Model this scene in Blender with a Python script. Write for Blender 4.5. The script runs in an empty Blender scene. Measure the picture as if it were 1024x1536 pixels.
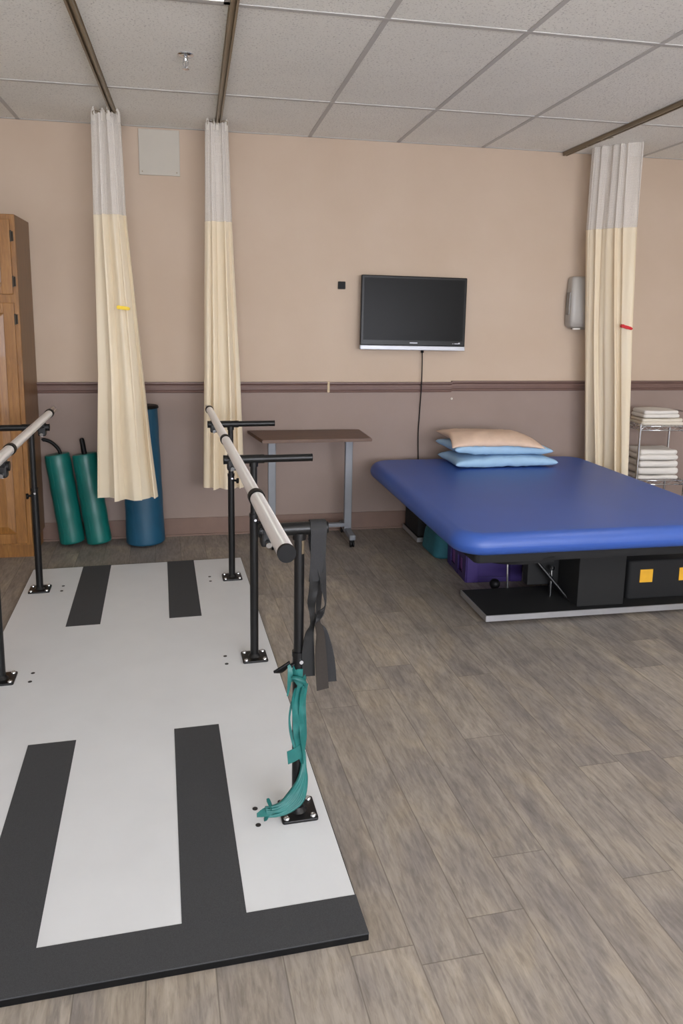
import bpy, bmesh, math, random
from mathutils import Vector, Matrix, noise
random.seed(7)
scene = bpy.context.scene
COL = scene.collection
PI = math.pi

# ------------------------------------------------------------------ camera solve
F, CX, CY = 1119.90, 506.79, 672.01
YAW, PITCH, ROLL = -0.191760, -0.173559, -0.015506
CAM = Vector((-0.5438, -5.2176, 1.5417))
H = 2.723            # ceiling height
TX0, TILE, ROW1 = -0.3679, 0.61, -0.8366
cam_rot = Matrix.Rotation(YAW, 3, 'Z') @ Matrix.Rotation(PITCH, 3, 'X') @ Matrix.Rotation(ROLL, 3, 'Y')

def ray(x, y):
    return cam_rot @ Vector(((x - CX) / F, 1.0, -(y - CY) / F))
def atY(x, y, Y=0.0):
    d = ray(x, y); return CAM + d * ((Y - CAM.y) / d.y)
def atZ(x, y, Z=0.0):
    d = ray(x, y); return CAM + d * ((Z - CAM.z) / d.z)

cd = bpy.data.cameras.new('camera')
cd.sensor_fit = 'VERTICAL'; cd.sensor_height = 36.0; cd.sensor_width = 24.0
cd.lens = F / 1536 * 36
cd.shift_x = (512 - CX) / 1536; cd.shift_y = (CY - 768) / 1536
cd.clip_start = 0.05
cam = bpy.data.objects.new('camera', cd); COL.objects.link(cam)
r, f, u = cam_rot.col[0], cam_rot.col[1], cam_rot.col[2]
m3 = Matrix((r, u, -f)).transposed()
cam.matrix_world = Matrix.Translation(CAM) @ m3.to_4x4()
scene.camera = cam

# ------------------------------------------------------------------ materials
def nodes(name):
    m = bpy.data.materials.new(name); m.use_nodes = True
    nt = m.node_tree; b = nt.nodes['Principled BSDF']
    return m, nt, b
def srgb(r, g, b):
    c = lambda v: (v / 255) / 12.92 if v <= 10 else (((v / 255) + .055) / 1.055) ** 2.4
    return (c(r), c(g), c(b), 1)
def noise_n(nt, scale, detail=4, vec=None, rough=.55):
    n = nt.nodes.new('ShaderNodeTexNoise'); n.inputs['Scale'].default_value = scale
    n.inputs['Detail'].default_value = detail; n.inputs['Roughness'].default_value = rough
    if vec is not None: nt.links.new(vec, n.inputs['Vector'])
    return n
def ramp(nt, fac, stops):
    r = nt.nodes.new('ShaderNodeValToRGB'); e = r.color_ramp.elements
    while len(e) < len(stops): e.new(0.5)
    for i, (p, c) in enumerate(stops): e[i].position = p; e[i].color = c
    nt.links.new(fac, r.inputs['Fac']); return r
def bump(nt, b, height, strength=.2, dist=.002):
    n = nt.nodes.new('ShaderNodeBump'); n.inputs['Strength'].default_value = strength
    n.inputs['Distance'].default_value = dist
    nt.links.new(height, n.inputs['Height']); nt.links.new(n.outputs['Normal'], b.inputs['Normal'])
def objco(nt, scale=(1, 1, 1), rot=0):
    t = nt.nodes.new('ShaderNodeTexCoord'); mp = nt.nodes.new('ShaderNodeMapping')
    mp.inputs['Scale'].default_value = scale; mp.inputs['Rotation'].default_value = (0, 0, rot)
    nt.links.new(t.outputs['Object'], mp.inputs['Vector']); return mp.outputs['Vector']
def mixc(nt, fac, a, b, mode='MIX'):
    n = nt.nodes.new('ShaderNodeMix'); n.data_type = 'RGBA'; n.blend_type = mode
    for k, v in ((0, fac), (6, a), (7, b)):
        if hasattr(v, 'is_linked') or hasattr(v, 'links'): nt.links.new(v, n.inputs[k])
        else: n.inputs[k].default_value = v
    return n.outputs[2]
def mth(nt, op, a, b=None, c=None):
    n = nt.nodes.new('ShaderNodeMath'); n.operation = op
    for k, v in enumerate((a, b, c)):
        if v is None: continue
        if isinstance(v, (int, float)): n.inputs[k].default_value = v
        else: nt.links.new(v, n.inputs[k])
    return n.outputs[0]

def simple(name, rgb, rough=.5, metal=0., var=.08, scale=12, bmp=0., bscale=200, spec=.5, coat=0.):
    m, nt, b = nodes(name); v = objco(nt)
    c = srgb(*rgb); lo = tuple(x * (1 - var) for x in c[:3]) + (1,); hi = tuple(min(1, x * (1 + var)) for x in c[:3]) + (1,)
    n = noise_n(nt, scale, 4, v); rr = ramp(nt, n.outputs['Fac'], [(.3, lo), (.7, hi)])
    nt.links.new(rr.outputs['Color'], b.inputs['Base Color'])
    b.inputs['Roughness'].default_value = rough; b.inputs['Metallic'].default_value = metal
    b.inputs['Specular IOR Level'].default_value = spec; b.inputs['Coat Weight'].default_value = coat
    if bmp: bump(nt, b, noise_n(nt, bscale, 3, v).outputs['Fac'], bmp)
    return m

M = {}
M['black_metal'] = simple('black powder coated steel', (13, 13, 14), .36, bmp=.1, bscale=600, spec=.4)
M['black_plastic'] = simple('black plastic', (10, 10, 11), .5, spec=.2)
M['black_carpet'] = simple('black textured board', (9, 10, 11), .75, var=.25, scale=300, bmp=.3, bscale=700)
M['black_foam'] = simple('black foam', (11, 12, 14), .8, var=.2, scale=200, bmp=.3, bscale=500)
M['steel'] = simple('brushed stainless steel', (236, 232, 227), .30, 1., var=.01)
def rail_mat():
    m, nt, b = nodes('brushed steel rail')
    b.inputs['Base Color'].default_value = srgb(232, 231, 230); b.inputs['Metallic'].default_value = 1.
    b.inputs['Roughness'].default_value = .37; b.inputs['Anisotropic'].default_value = .9; b.inputs['Anisotropic Rotation'].default_value = .25
    t = nt.nodes.new('ShaderNodeTangent'); t.direction_type = 'RADIAL'; t.axis = 'Y'
    nt.links.new(t.outputs[0], b.inputs['Tangent'])
    return m
M['rail_steel'] = rail_mat()
M['chrome'] = simple('chrome', (215, 218, 222), .14, 1., var=.03)
M['alu'] = simple('aluminium trim', (180, 181, 184), .38, .75, var=.04)
M['grey_metal'] = simple('grey painted steel', (118, 121, 126), .45, .25, var=.05)
M['bronze'] = simple('dull bronze track', (140, 126, 104), .38, .6, var=.06)
M['tbar'] = simple('painted grid bar', (186, 184, 181), .6, var=.03)
M['hinge'] = simple('dark brass hinge', (52, 44, 34), .4, .6)
M['teal_vinyl'] = simple('teal green vinyl', (12, 98, 91), .36, var=.1, scale=4, bmp=.05, bscale=40)
M['blue_vinyl'] = simple('steel blue vinyl', (22, 74, 100), .45, var=.12, scale=5, bmp=.05, bscale=60)
M['pad'] = simple('royal blue vinyl', (50, 84, 160), .40, var=.04, scale=3, bmp=.06, bscale=260)
M['panel_white'] = simple('off white panel', (186, 180, 168), .6, var=.02)
M['disp'] = simple('warm grey plastic', (166, 162, 156), .4, var=.03)
M['disp_dark'] = simple('smoky grey plastic', (128, 125, 120), .25, var=.03)
M['yellow'] = simple('yellow tag', (216, 162, 36), .6, var=.06, scale=30)
M['yellow_clip'] = simple('yellow plastic', (230, 196, 20), .5)
M['red_clip'] = simple('red plastic', (190, 22, 34), .5)
M['cream_caulk'] = simple('cream filler', (190, 172, 140), .7)
M['purple'] = simple('purple plastic', (50, 34, 94), .42, var=.08)
M['lilac'] = simple('lilac plastic', (140, 92, 160), .45, var=.08)
M['tealbag'] = simple('dark teal cloth', (28, 88, 100), .75, var=.12, scale=20, bmp=.3, bscale=90)
M['towel'] = simple('white terry cloth', (216, 212, 206), .95, var=.03, bmp=.6, bscale=500)
M['towel2'] = simple('off white terry cloth', (214, 206, 192), .95, var=.03, bmp=.6, bscale=500)
M['blue_sheet'] = simple('light blue pillow cover', (150, 184, 212), .7, var=.04, scale=10, bmp=.7, bscale=22)
M['peach_sheet'] = simple('peach pillow case', (206, 180, 160), .85, var=.05, scale=18, bmp=.6, bscale=24)
M['strap'] = simple('charcoal webbing', (27, 27, 29), .75, var=.15, scale=150, bmp=.3, bscale=500)
M['strap_brown'] = simple('worn brown black webbing', (36, 30, 25), .75, var=.15, scale=150, bmp=.3, bscale=500)
M['strap_dark'] = simple('black webbing', (12, 12, 12), .7, var=.15, scale=150)
M['teal_band'] = simple('teal latex band', (22, 94, 90), .45, var=.16, scale=25, bmp=.15, bscale=60)
M['tape'] = simple('black non-slip strip', (54, 55, 57), .92, var=.35, scale=700, bmp=.5, bscale=900)
M['board'] = simple('white laminated board', (202, 204, 206), .45, var=.025, scale=5, bmp=.05, bscale=500)
M['hole'] = simple('dark hole plug', (24, 24, 26), .6)
M['grommet'] = simple('header fabric', (206, 200, 190), .8, var=.05)
M['fill_window_frame'] = simple('white fill window frame', (220, 220, 216), .5)

def two_tone_wall():
    m, nt, b = nodes('painted wall'); v = objco(nt)
    sep = nt.nodes.new('ShaderNodeSeparateXYZ'); nt.links.new(v, sep.inputs[0])
    up = ramp(nt, noise_n(nt, 1.6, 5, v).outputs['Fac'], [(.3, srgb(184, 164, 144)), (.7, srgb(192, 173, 154))])
    lo = ramp(nt, noise_n(nt, 2.2, 5, v).outputs['Fac'], [(.3, srgb(141, 124, 115)), (.7, srgb(148, 131, 123))])
    fac = mth(nt, 'GREATER_THAN', sep.outputs[2], 1.05)
    nt.links.new(mixc(nt, fac, lo.outputs['Color'], up.outputs['Color']), b.inputs['Base Color'])
    b.inputs['Roughness'].default_value = .62; b.inputs['Specular IOR Level'].default_value = .3
    bump(nt, b, noise_n(nt, 260, 3, v).outputs['Fac'], .12)
    return m
M['wall'] = two_tone_wall()
M['wall_light'] = simple('off white wall paint', (214, 208, 200), .7, var=.02, scale=2)
M['rail'] = simple('mauve brown chair rail', (108, 84, 77), .42, var=.04)
M['cove'] = simple('brown vinyl cove base', (118, 94, 82), .5, var=.05)

def ceiling_mat():
    m, nt, b = nodes('acoustic tile'); v = objco(nt)
    base = ramp(nt, noise_n(nt, 2.0, 4, v).outputs['Fac'], [(.3, srgb(233, 232, 226)), (.7, srgb(239, 238, 232))])
    sp = noise_n(nt, 105, 3, v, .7)
    pit = ramp(nt, sp.outputs['Fac'], [(.33, (0, 0, 0, 1)), (.44, (1, 1, 1, 1))])
    dark = srgb(196, 193, 189)
    nt.links.new(mixc(nt, pit.outputs['Color'], dark, base.outputs['Color']), b.inputs['Base Color'])
    b.inputs['Roughness'].default_value = .9; b.inputs['Specular IOR Level'].default_value = .1
    bump(nt, b, pit.outputs['Color'], .6, .003)
    return m
M['ceiling'] = ceiling_mat()

def floor_mat():
    m, nt, b = nodes('grey wood plank vinyl')
    rot = math.radians(-2.3)
    v = objco(nt, (1, 1, 1), rot)
    sep = nt.nodes.new('ShaderNodeSeparateXYZ'); nt.links.new(v, sep.inputs[0])
    W, Lp = .162, 1.22
    xs = mth(nt, 'DIVIDE', mth(nt, 'SUBTRACT', sep.outputs[0], .147 - .162 * 100), W)
    row = mth(nt, 'FLOOR', xs); fx = mth(nt, 'FRACT', xs)
    wn = nt.nodes.new('ShaderNodeTexWhiteNoise'); wn.noise_dimensions = '1D'; nt.links.new(row, wn.inputs['W'])
    ys = mth(nt, 'ADD', mth(nt, 'DIVIDE', mth(nt, 'ADD', sep.outputs[1], 40.), Lp), mth(nt, 'MULTIPLY', wn.outputs['Value'], 7.3))
    for rk, jy in ((98, -3.72), (99, -3.61), (100, -3.417), (102, -3.57)):
        eq = mth(nt, 'COMPARE', row, float(rk), .3)
        want = mth(nt, 'DIVIDE', mth(nt, 'SUBTRACT', sep.outputs[1], jy - Lp * 40), Lp)
        ys = mth(nt, 'ADD', ys, mth(nt, 'MULTIPLY', eq, mth(nt, 'SUBTRACT', want, ys)))
    cell = mth(nt, 'FLOOR', ys); fy = mth(nt, 'FRACT', ys)
    cid = mth(nt, 'ADD', mth(nt, 'MULTIPLY', row, 37.7), mth(nt, 'MULTIPLY', cell, 11.3))
    w2 = nt.nodes.new('ShaderNodeTexWhiteNoise'); w2.noise_dimensions = '1D'; nt.links.new(cid, w2.inputs['W'])
    # grain coordinates, shifted per plank
    comb = nt.nodes.new('ShaderNodeCombineXYZ')
    nt.links.new(mth(nt, 'ADD', sep.outputs[0], mth(nt, 'MULTIPLY', w2.outputs['Value'], 31.)), comb.inputs[0])
    nt.links.new(mth(nt, 'ADD', mth(nt, 'MULTIPLY', sep.outputs[1], .15), mth(nt, 'MULTIPLY', w2.outputs['Value'], 17.)), comb.inputs[1])
    g1 = noise_n(nt, 15, 7, comb.outputs[0], .68); g1.inputs['Distortion'].default_value = 1.3
    g2 = noise_n(nt, 85, 6, comb.outputs[0], .66); g2.inputs['Distortion'].default_value = .5
    comb2 = nt.nodes.new('ShaderNodeCombineXYZ')
    nt.links.new(mth(nt, 'ADD', sep.outputs[0], mth(nt, 'MULTIPLY', w2.outputs['Value'], 31.)), comb2.inputs[0])
    nt.links.new(mth(nt, 'MULTIPLY', sep.outputs[1], .6), comb2.inputs[1])
    g3 = noise_n(nt, 4.5, 5, comb2.outputs[0], .6); g3.inputs['Distortion'].default_value = .8
    c1 = ramp(nt, g1.outputs['Fac'], [(.30, srgb(98, 89, 81)), (.5, srgb(142, 134, 125)), (.70, srgb(180, 170, 156))])
    hue = ramp(nt, g3.outputs['Fac'], [(.34, srgb(124, 120, 121)), (.5, srgb(149, 142, 136)), (.66, srgb(166, 155, 140))])
    c2 = mixc(nt, .55, c1.outputs['Color'], hue.outputs['Color'])
    fine = ramp(nt, g2.outputs['Fac'], [(.30, (.56, .55, .54, 1)), (.58, (1.06, 1.06, 1.06, 1))])
    c3 = mixc(nt, .75, c2, fine.outputs['Color'], 'MULTIPLY')
    tone = ramp(nt, w2.outputs['Value'], [(0., (.84, .84, .86, 1)), (1., (1.08, 1.07, 1.05, 1))])
    c4 = mixc(nt, 1., c3, tone.outputs['Color'], 'MULTIPLY')
    ex = mth(nt, 'LESS_THAN', mth(nt, 'MINIMUM', fx, mth(nt, 'SUBTRACT', 1., fx)), .0105)
    ey = mth(nt, 'LESS_THAN', mth(nt, 'MINIMUM', fy, mth(nt, 'SUBTRACT', 1., fy)), .0012)
    seam = mth(nt, 'MAXIMUM', ex, ey)
    c5 = mixc(nt, mth(nt, 'MULTIPLY', seam, .55), c4, srgb(78, 70, 64))
    c6 = mixc(nt, 1., c5, (.93, .92, .90, 1), 'MULTIPLY'); nt.links.new(c6, b.inputs['Base Color'])
    b.inputs['Roughness'].default_value = .47; b.inputs['Specular IOR Level'].default_value = .4
    bump(nt, b, g2.outputs['Fac'], .12, .001)
    return m
M['floor'] = floor_mat()

def wood(name, a, bcol, c, sx=(9, 9, .8), rough=.42, dist=1.2):
    m, nt, b = nodes(name); v = objco(nt, sx)
    n = noise_n(nt, 4, 6, v, .6); n.inputs['Distortion'].default_value = dist
    fn = noise_n(nt, 26, 4, v, .6)
    rr = ramp(nt, n.outputs['Fac'], [(.25, srgb(*a)), (.5, srgb(*bcol)), (.75, srgb(*c))])
    fr = ramp(nt, fn.outputs['Fac'], [(.3, (.72, .7, .66, 1)), (.6, (1, 1, 1, 1))])
    nt.links.new(mixc(nt, .7, rr.outputs['Color'], fr.outputs['Color'], 'MULTIPLY'), b.inputs['Base Color'])
    b.inputs['Roughness'].default_value = rough; b.inputs['Coat Weight'].default_value = .1
    return m
M['oak'] = wood('honey oak', (118, 78, 34), (143, 97, 44), (160, 112, 56))
M['oak_side'] = wood('oak veneer side', (104, 74, 46), (117, 85, 53), (129, 95, 62), dist=.6)
M['walnut'] = wood('walnut laminate', (66, 44, 30), (92, 63, 43), (112, 81, 57), (1.2, 14, 14))

def fabric(name, rgb, rgb2):
    m, nt, b = nodes(name); v = objco(nt, (1, 1, .15))
    rr = ramp(nt, noise_n(nt, 7, 3, v).outputs['Fac'], [(.3, srgb(*rgb)), (.7, srgb(*rgb2))])
    nt.links.new(rr.outputs['Color'], b.inputs['Base Color'])
    b.inputs['Roughness'].default_value = .85; b.inputs['Sheen Weight'].default_value = .2
    out = nt.nodes['Material Output']
    tr = nt.nodes.new('ShaderNodeBsdfTranslucent'); nt.links.new(rr.outputs['Color'], tr.inputs['Color'])
    mx = nt.nodes.new('ShaderNodeMixShader'); mx.inputs[0].default_value = .3
    nt.links.new(b.outputs[0], mx.inputs[1]); nt.links.new(tr.outputs[0], mx.inputs[2]); nt.links.new(mx.outputs[0], out.inputs[0])
    return m
M['curtain'] = fabric('cream curtain cloth', (242, 228, 200), (246, 236, 214))

def net():
    m, nt, b = nodes('white net mesh'); v = objco(nt)
    sep = nt.nodes.new('ShaderNodeSeparateXYZ'); nt.links.new(v, sep.inputs[0])
    uvn = nt.nodes.new('ShaderNodeUVMap'); s2 = nt.nodes.new('ShaderNodeSeparateXYZ'); nt.links.new(uvn.outputs[0], s2.inputs[0])
    k = 2 * PI / .015
    a = mth(nt, 'SINE', mth(nt, 'MULTIPLY', mth(nt, 'ADD', s2.outputs[0], s2.outputs[1]), k))
    c = mth(nt, 'SINE', mth(nt, 'MULTIPLY', mth(nt, 'SUBTRACT', s2.outputs[0], s2.outputs[1]), k))
    hole = mth(nt, 'GREATER_THAN', mth(nt, 'MULTIPLY', a, c), .12)
    b.inputs['Base Color'].default_value = srgb(226, 220, 212); b.inputs['Roughness'].default_value = .8
    tr = nt.nodes.new('ShaderNodeBsdfTransparent'); mx = nt.nodes.new('ShaderNodeMixShader')
    nt.links.new(mth(nt, 'ADD', mth(nt, 'MULTIPLY', hole, .50), .22), mx.inputs[0])
    nt.links.new(b.outputs[0], mx.inputs[1]); nt.links.new(tr.outputs[0], mx.inputs[2])
    nt.links.new(mx.outputs[0], nt.nodes['Material Output'].inputs[0])
    return m
M['net'] = net()

def emis(name, rgb, s):
    m, nt, b = nodes(name)
    b.inputs['Base Color'].default_value = srgb(*rgb); b.inputs['Emission Color'].default_value = srgb(*rgb)
    b.inputs['Emission Strength'].default_value = s; b.inputs['Roughness'].default_value = .3
    return m
M['screen'] = simple('glossy dark screen', (12, 12, 13), .30, var=.05, scale=2, spec=.12)
M['bezel'] = simple('gloss black bezel', (7, 7, 8), .3, spec=.25)
M['silver'] = simple('silver plastic', (176, 178, 184), .38, .35, var=.03)

# ------------------------------------------------------------------ mesh helpers
def obj(name, bm, mat, parent=None, smooth=False, mods=None, auto=None):
    me = bpy.data.meshes.new(name); bmesh.ops.recalc_face_normals(bm, faces=bm.faces[:]); bm.to_mesh(me); bm.free()
    for mm in (mat if isinstance(mat, (list, tuple)) else [mat]): me.materials.append(M[mm])
    o = bpy.data.objects.new(name, me); COL.objects.link(o)
    if parent: o.parent = parent
    if smooth or auto:
        for p in me.polygons: p.use_smooth = True
        if auto: me.set_sharp_from_angle(angle=math.radians(auto))
    return o
def pieces(name, bm, mat, parent=None, smooth=False, auto=None):
    """every connected piece of bm becomes a part of its own"""
    left = set(bm.verts); out = []
    while left:
        st = [left.pop()]; isl = set(st)
        while st:
            v = st.pop()
            for e in v.link_edges:
                o_ = e.other_vert(v)
                if o_ not in isl: isl.add(o_); left.discard(o_); st.append(o_)
        nb = bmesh.new(); vm = {v: nb.verts.new(v.co) for v in isl}
        for f in {f for v in isl for f in v.link_faces}: nb.faces.new([vm[v] for v in f.verts])
        out.append(obj(name, nb, mat, parent, smooth, None, auto))
    bm.free(); return out
def thing(name, label, cat, loc=(0, 0, 0), rz=0, group=None):
    o = bpy.data.objects.new(name, None); COL.objects.link(o); o.empty_display_size = .1
    o.location = loc; o.rotation_euler = (0, 0, rz); tag(o, label, cat, group); return o
def tag(o, label, cat, group=None):
    o['label'] = label; o['category'] = cat
    if group: o['group'] = group
    return o
def struct(o): o['kind'] = 'structure'; return o

def box(bm, x0, x1, y0, y1, z0, z1, bev=0, seg=2, mi=0):
    b = bmesh.new(); bmesh.ops.create_cube(b, size=1)
    for v in b.verts:
        v.co = Vector(((x0 + x1) / 2 + v.co.x * (x1 - x0), (y0 + y1) / 2 + v.co.y * (y1 - y0), (z0 + z1) / 2 + v.co.z * (z1 - z0)))
    if bev: bmesh.ops.bevel(b, geom=b.edges[:], offset=bev, segments=seg, affect='EDGES', profile=.5)
    merge(bm, b, mi); return bm
def merge(bm, b, mi=0, mat=None):
    if mat is not None: bmesh.ops.transform(b, matrix=mat, verts=b.verts[:])
    vm = {}
    for v in b.verts: vm[v] = bm.verts.new(v.co)
    for f in b.faces:
        try: nf = bm.faces.new([vm[v] for v in f.verts]); nf.material_index = mi
        except ValueError: pass
    b.free()
def frame_for(d):
    d = d.normalized(); up = Vector((0, 0, 1)) if abs(d.z) < .95 else Vector((1, 0, 0))
    s = d.cross(up).normalized(); t = s.cross(d).normalized(); return s, t
def tube(bm, pts, rad, seg=16, caps=True, mi=0, flat=1.0):
    pts = [Vector(p) for p in pts]; n = len(pts)
    rs = rad if isinstance(rad, (list, tuple)) else [rad] * n
    rings = []; s = None
    for i, p in enumerate(pts):
        d = (pts[min(i + 1, n - 1)] - pts[max(i - 1, 0)]).normalized()
        if s is None: s, t = frame_for(d)
        else:
            s = (s - d * s.dot(d)); s = s.normalized() if s.length > 1e-6 else frame_for(d)[0]
            t = s.cross(d).normalized()
        rings.append([bm.verts.new(p + (s * math.cos(a) + t * math.sin(a) * flat) * rs[i]) for a in [2 * PI * k / seg for k in range(seg)]])
    for i in range(n - 1):
        for k in range(seg):
            f = bm.faces.new((rings[i][k], rings[i][(k + 1) % seg], rings[i + 1][(k + 1) % seg], rings[i + 1][k])); f.material_index = mi
    if caps:
        for rg in (rings[0], rings[-1]): bm.faces.new(rg).material_index = mi
    return bm
def cyl(bm, a, b, r, seg=24, r2=None, mi=0):
    return tube(bm, [a, b], [r, r if r2 is None else r2], seg, True, mi)
def lathe_z(bm, prof, c=(0, 0, 0), seg=32, mi=0):
    rings = []
    for (r, z) in prof:
        if r < 1e-5: rings.append([bm.verts.new((c[0], c[1], c[2] + z))])
        else: rings.append([bm.verts.new((c[0] + r * math.cos(2 * PI * k / seg), c[1] + r * math.sin(2 * PI * k / seg), c[2] + z)) for k in range(seg)])
    for i in range(len(rings) - 1):
        A, B = rings[i], rings[i + 1]
        for k in range(seg):
            k2 = (k + 1) % seg
            if len(A) == 1 and len(B) == 1: continue
            if len(A) == 1: f = bm.faces.new((A[0], B[k], B[k2]))
            elif len(B) == 1: f = bm.faces.new((A[k], A[k2], B[0]))
            else: f = bm.faces.new((A[k], A[k2], B[k2], B[k]))
            f.material_index = mi
    return bm
def catmull(pts, n=8):
    P = [Vector(p) for p in pts]; out = []
    for i in range(len(P) - 1):
        p0, p1, p2, p3 = P[max(i - 1, 0)], P[i], P[i + 1], P[min(i + 2, len(P) - 1)]
        for k in range(n):
            t = k / n
            out.append(.5 * ((2 * p1) + (-p0 + p2) * t + (2 * p0 - 5 * p1 + 4 * p2 - p3) * t * t + (-p0 + 3 * p1 - 3 * p2 + p3) * t ** 3))
    out.append(P[-1]); return out
def rring(w, d, c, n=8):
    """outline of a rounded rectangle w x d with corner radius c"""
    out = []
    for (sx, sy, a0) in ((1, 1, 0), (-1, 1, PI / 2), (-1, -1, PI), (1, -1, 3 * PI / 2)):
        for k in range(n + 1):
            a = a0 + PI / 2 * k / n
            out.append((sx * (w / 2 - c) + c * math.cos(a), sy * (d / 2 - c) + c * math.sin(a)))
    return out
def rslab(bm, w, d, z0, z1, corner, edge_t, edge_b=None, fn=None, n=8, m=6, mi=0, c=(0, 0)):
    if edge_b is None: edge_b = edge_t
    prof = [(edge_b * (1 - math.sin(a)), z0 + edge_b * (1 - math.cos(a))) for a in [PI / 2 * k / m for k in range(m + 1)]]
    prof += [(edge_t * (1 - math.cos(a)), z1 - edge_t * (1 - math.sin(a))) for a in [PI / 2 * k / m for k in range(m + 1)]]
    rings = []
    for ins, z in prof:
        cc = max(corner - ins, .002)
        rings.append([bm.verts.new((c[0] + x, c[1] + y, z)) for x, y in rring(w - 2 * ins, d - 2 * ins, cc, n)])
    N = len(rings[0])
    for i in range(len(rings) - 1):
        for k in range(N):
            bm.faces.new((rings[i][k], rings[i][(k + 1) % N], rings[i + 1][(k + 1) % N], rings[i + 1][k])).material_index = mi
    for rg in (rings[0], rings[-1]): bm.faces.new(rg).material_index = mi
    return bm
def ribbon(bm, stations, th=.002, n=6, mi=0):
    """stations: (centre, half-width vector); a thin strap with real thickness"""
    cs = catmull([s[0] for s in stations], n); ws = catmull([s[1] for s in stations], n)
    N = len(cs); rows = []
    for i in range(N):
        d = (cs[min(i + 1, N - 1)] - cs[max(i - 1, 0)]); nn = d.cross(ws[i])
        nn = nn.normalized() * th / 2 if nn.length > 1e-9 else Vector((0, th / 2, 0))
        rows.append([[bm.verts.new(cs[i] + ws[i] * t + nn * s) for t in (-1, -.33, .33, 1)] for s in (-1, 1)])
    for i in range(N - 1):
        a, b = rows[i], rows[i + 1]
        for k in range(3):
            for s in (0, 1): bm.faces.new((a[s][k], a[s][k + 1], b[s][k + 1], b[s][k])).material_index = mi
        for k in (0, 3): bm.faces.new((a[0][k], a[1][k], b[1][k], b[0][k])).material_index = mi
    for rr in (rows[0], rows[-1]):
        for k in range(3): bm.faces.new((rr[0][k], rr[0][k + 1], rr[1][k + 1], rr[1][k])).material_index = mi
    return bm

# ------------------------------------------------------------------ room
XL, XR, YB, YF = -2.75, 4.4, 0.0, -8.2
def plane(name, vs, mat):
    bm = bmesh.new(); bm.faces.new([bm.verts.new(v) for v in vs]); return struct(obj(name, bm, mat))
bm = bmesh.new(); box(bm, XL, XR, YF, YB + .1, -.05, 0); struct(obj('floor', bm, 'floor'))
bm = bmesh.new(); box(bm, XL - .1, XR + .1, YB, YB + .1, 0, H + .1); struct(obj('wall_back', bm, 'wall'))
bm = bmesh.new(); box(bm, XL - .1, XL, YF, YB, 0, H + .1); struct(obj('wall_left', bm, 'wall_light'))
bm = bmesh.new(); box(bm, XR, XR + .1, YF, YB, 0, H + .1); struct(obj('wall_right', bm, 'wall_light'))
bm = bmesh.new(); box(bm, XL - .1, XR + .1, YF - .1, YF, 0, H + .1); struct(obj('wall_front', bm, 'wall_light'))
cx_lines = [TX0 + TILE * k for k in range(-4, 8) if XL < TX0 + TILE * k < XR]
cy_lines = [ROW1 - 1.22 * k for k in range(0, 7) if ROW1 - 1.22 * k > YF]
bm = bmesh.new(); box(bm, XL, XR, YF, YB, H + .0025, H + .1); ceil = struct(obj('ceiling', bm, 'ceiling'))
bm = bmesh.new()
for x in cx_lines: box(bm, x - .012, x + .012, YF, YB, H - .0005, H + .004)
for y in cy_lines: box(bm, XL, XR, y - .012, y + .012, H - .001, H + .0038)
box(bm, XL, XR, -.018, 0, H - .0005, H + .004)
box(bm, XL, XL + .018, YF, YB, H - .0005, H + .004); box(bm, XR - .018, XR, YF, YB, H - .0005, H + .004)
grid = obj('ceiling_grid', bm, 'tbar', ceil)

# chair rail in three lengths with a filled joint, and the vinyl cove base
def rail_seg(n, x0, x1, dz=0):
    prof = [(0, .0), (.010, .0), (.014, .006), (.010, .014), (.016, .020), (.018, .040), (.014, .052), (.020, .058), (.026, .064), (.026, .072), (0, .074)]
    bm = bmesh.new(); A = [bm.verts.new((x0, -d, 1.013 + dz + z)) for d, z in prof]; B = [bm.verts.new((x1, -d, 1.013 + dz + z)) for d, z in prof]
    for i in range(len(prof) - 1): bm.faces.new((A[i], A[i + 1], B[i + 1], B[i]))
    bm.faces.new(A); bm.faces.new(B); return struct(obj('trim_%d' % n, bm, 'rail'))
xj = atY(492, 581).x; xs = atY(676, 581).x
rail_seg(1, XL, xj - .008, .002); rail_seg(2, xj + .008, xs); rail_seg(3, xs, XR, .008)
bm = bmesh.new(); box(bm, xj - .008, xj + .008, -.018, 0, 1.015, 1.088); struct(obj('trim_4', bm, 'cream_caulk'))
bm = bmesh.new(); box(bm, XL, XR, -.008, 0, 0, .128); box(bm, XL, XR, -.018, 0, 0, .012); struct(obj('baseboard_back', bm, 'cove'))
bm = bmesh.new(); box(bm, XL, XL + .008, YF, -.02, 0, .128); struct(obj('baseboard_left', bm, 'cove'))
bm = bmesh.new(); box(bm, XR - .008, XR, YF, -.02, 0, .128); struct(obj('baseboard_right', bm, 'cove'))

# ------------------------------------------------------------------ curtain tracks
def track(x, y0, label):
    bm = bmesh.new()
    for s in (-1, 1): box(bm, x + s * .011 - .0045, x + s * .011 + .0045, y0, -.02, H - .026, H - .001)
    box(bm, x - .014, x + .014, y0, -.02, H - .008, H - .001)
    box(bm, x - .020, x + .020, y0, -.02, H - .004, H - .0015)
    o = obj('curtain_track', bm, 'bronze'); tag(o, label, 'curtain track', 'curtain tracks under the ceiling')
track(-.985, -4.6, 'dull bronze ceiling track that holds the leftmost cream curtain')
track(TX0, -4.6, 'dull bronze ceiling track that holds the middle cream curtain')
track(2.08, -3.4, 'dull bronze ceiling track that holds the cream curtain by the blue table')

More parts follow.
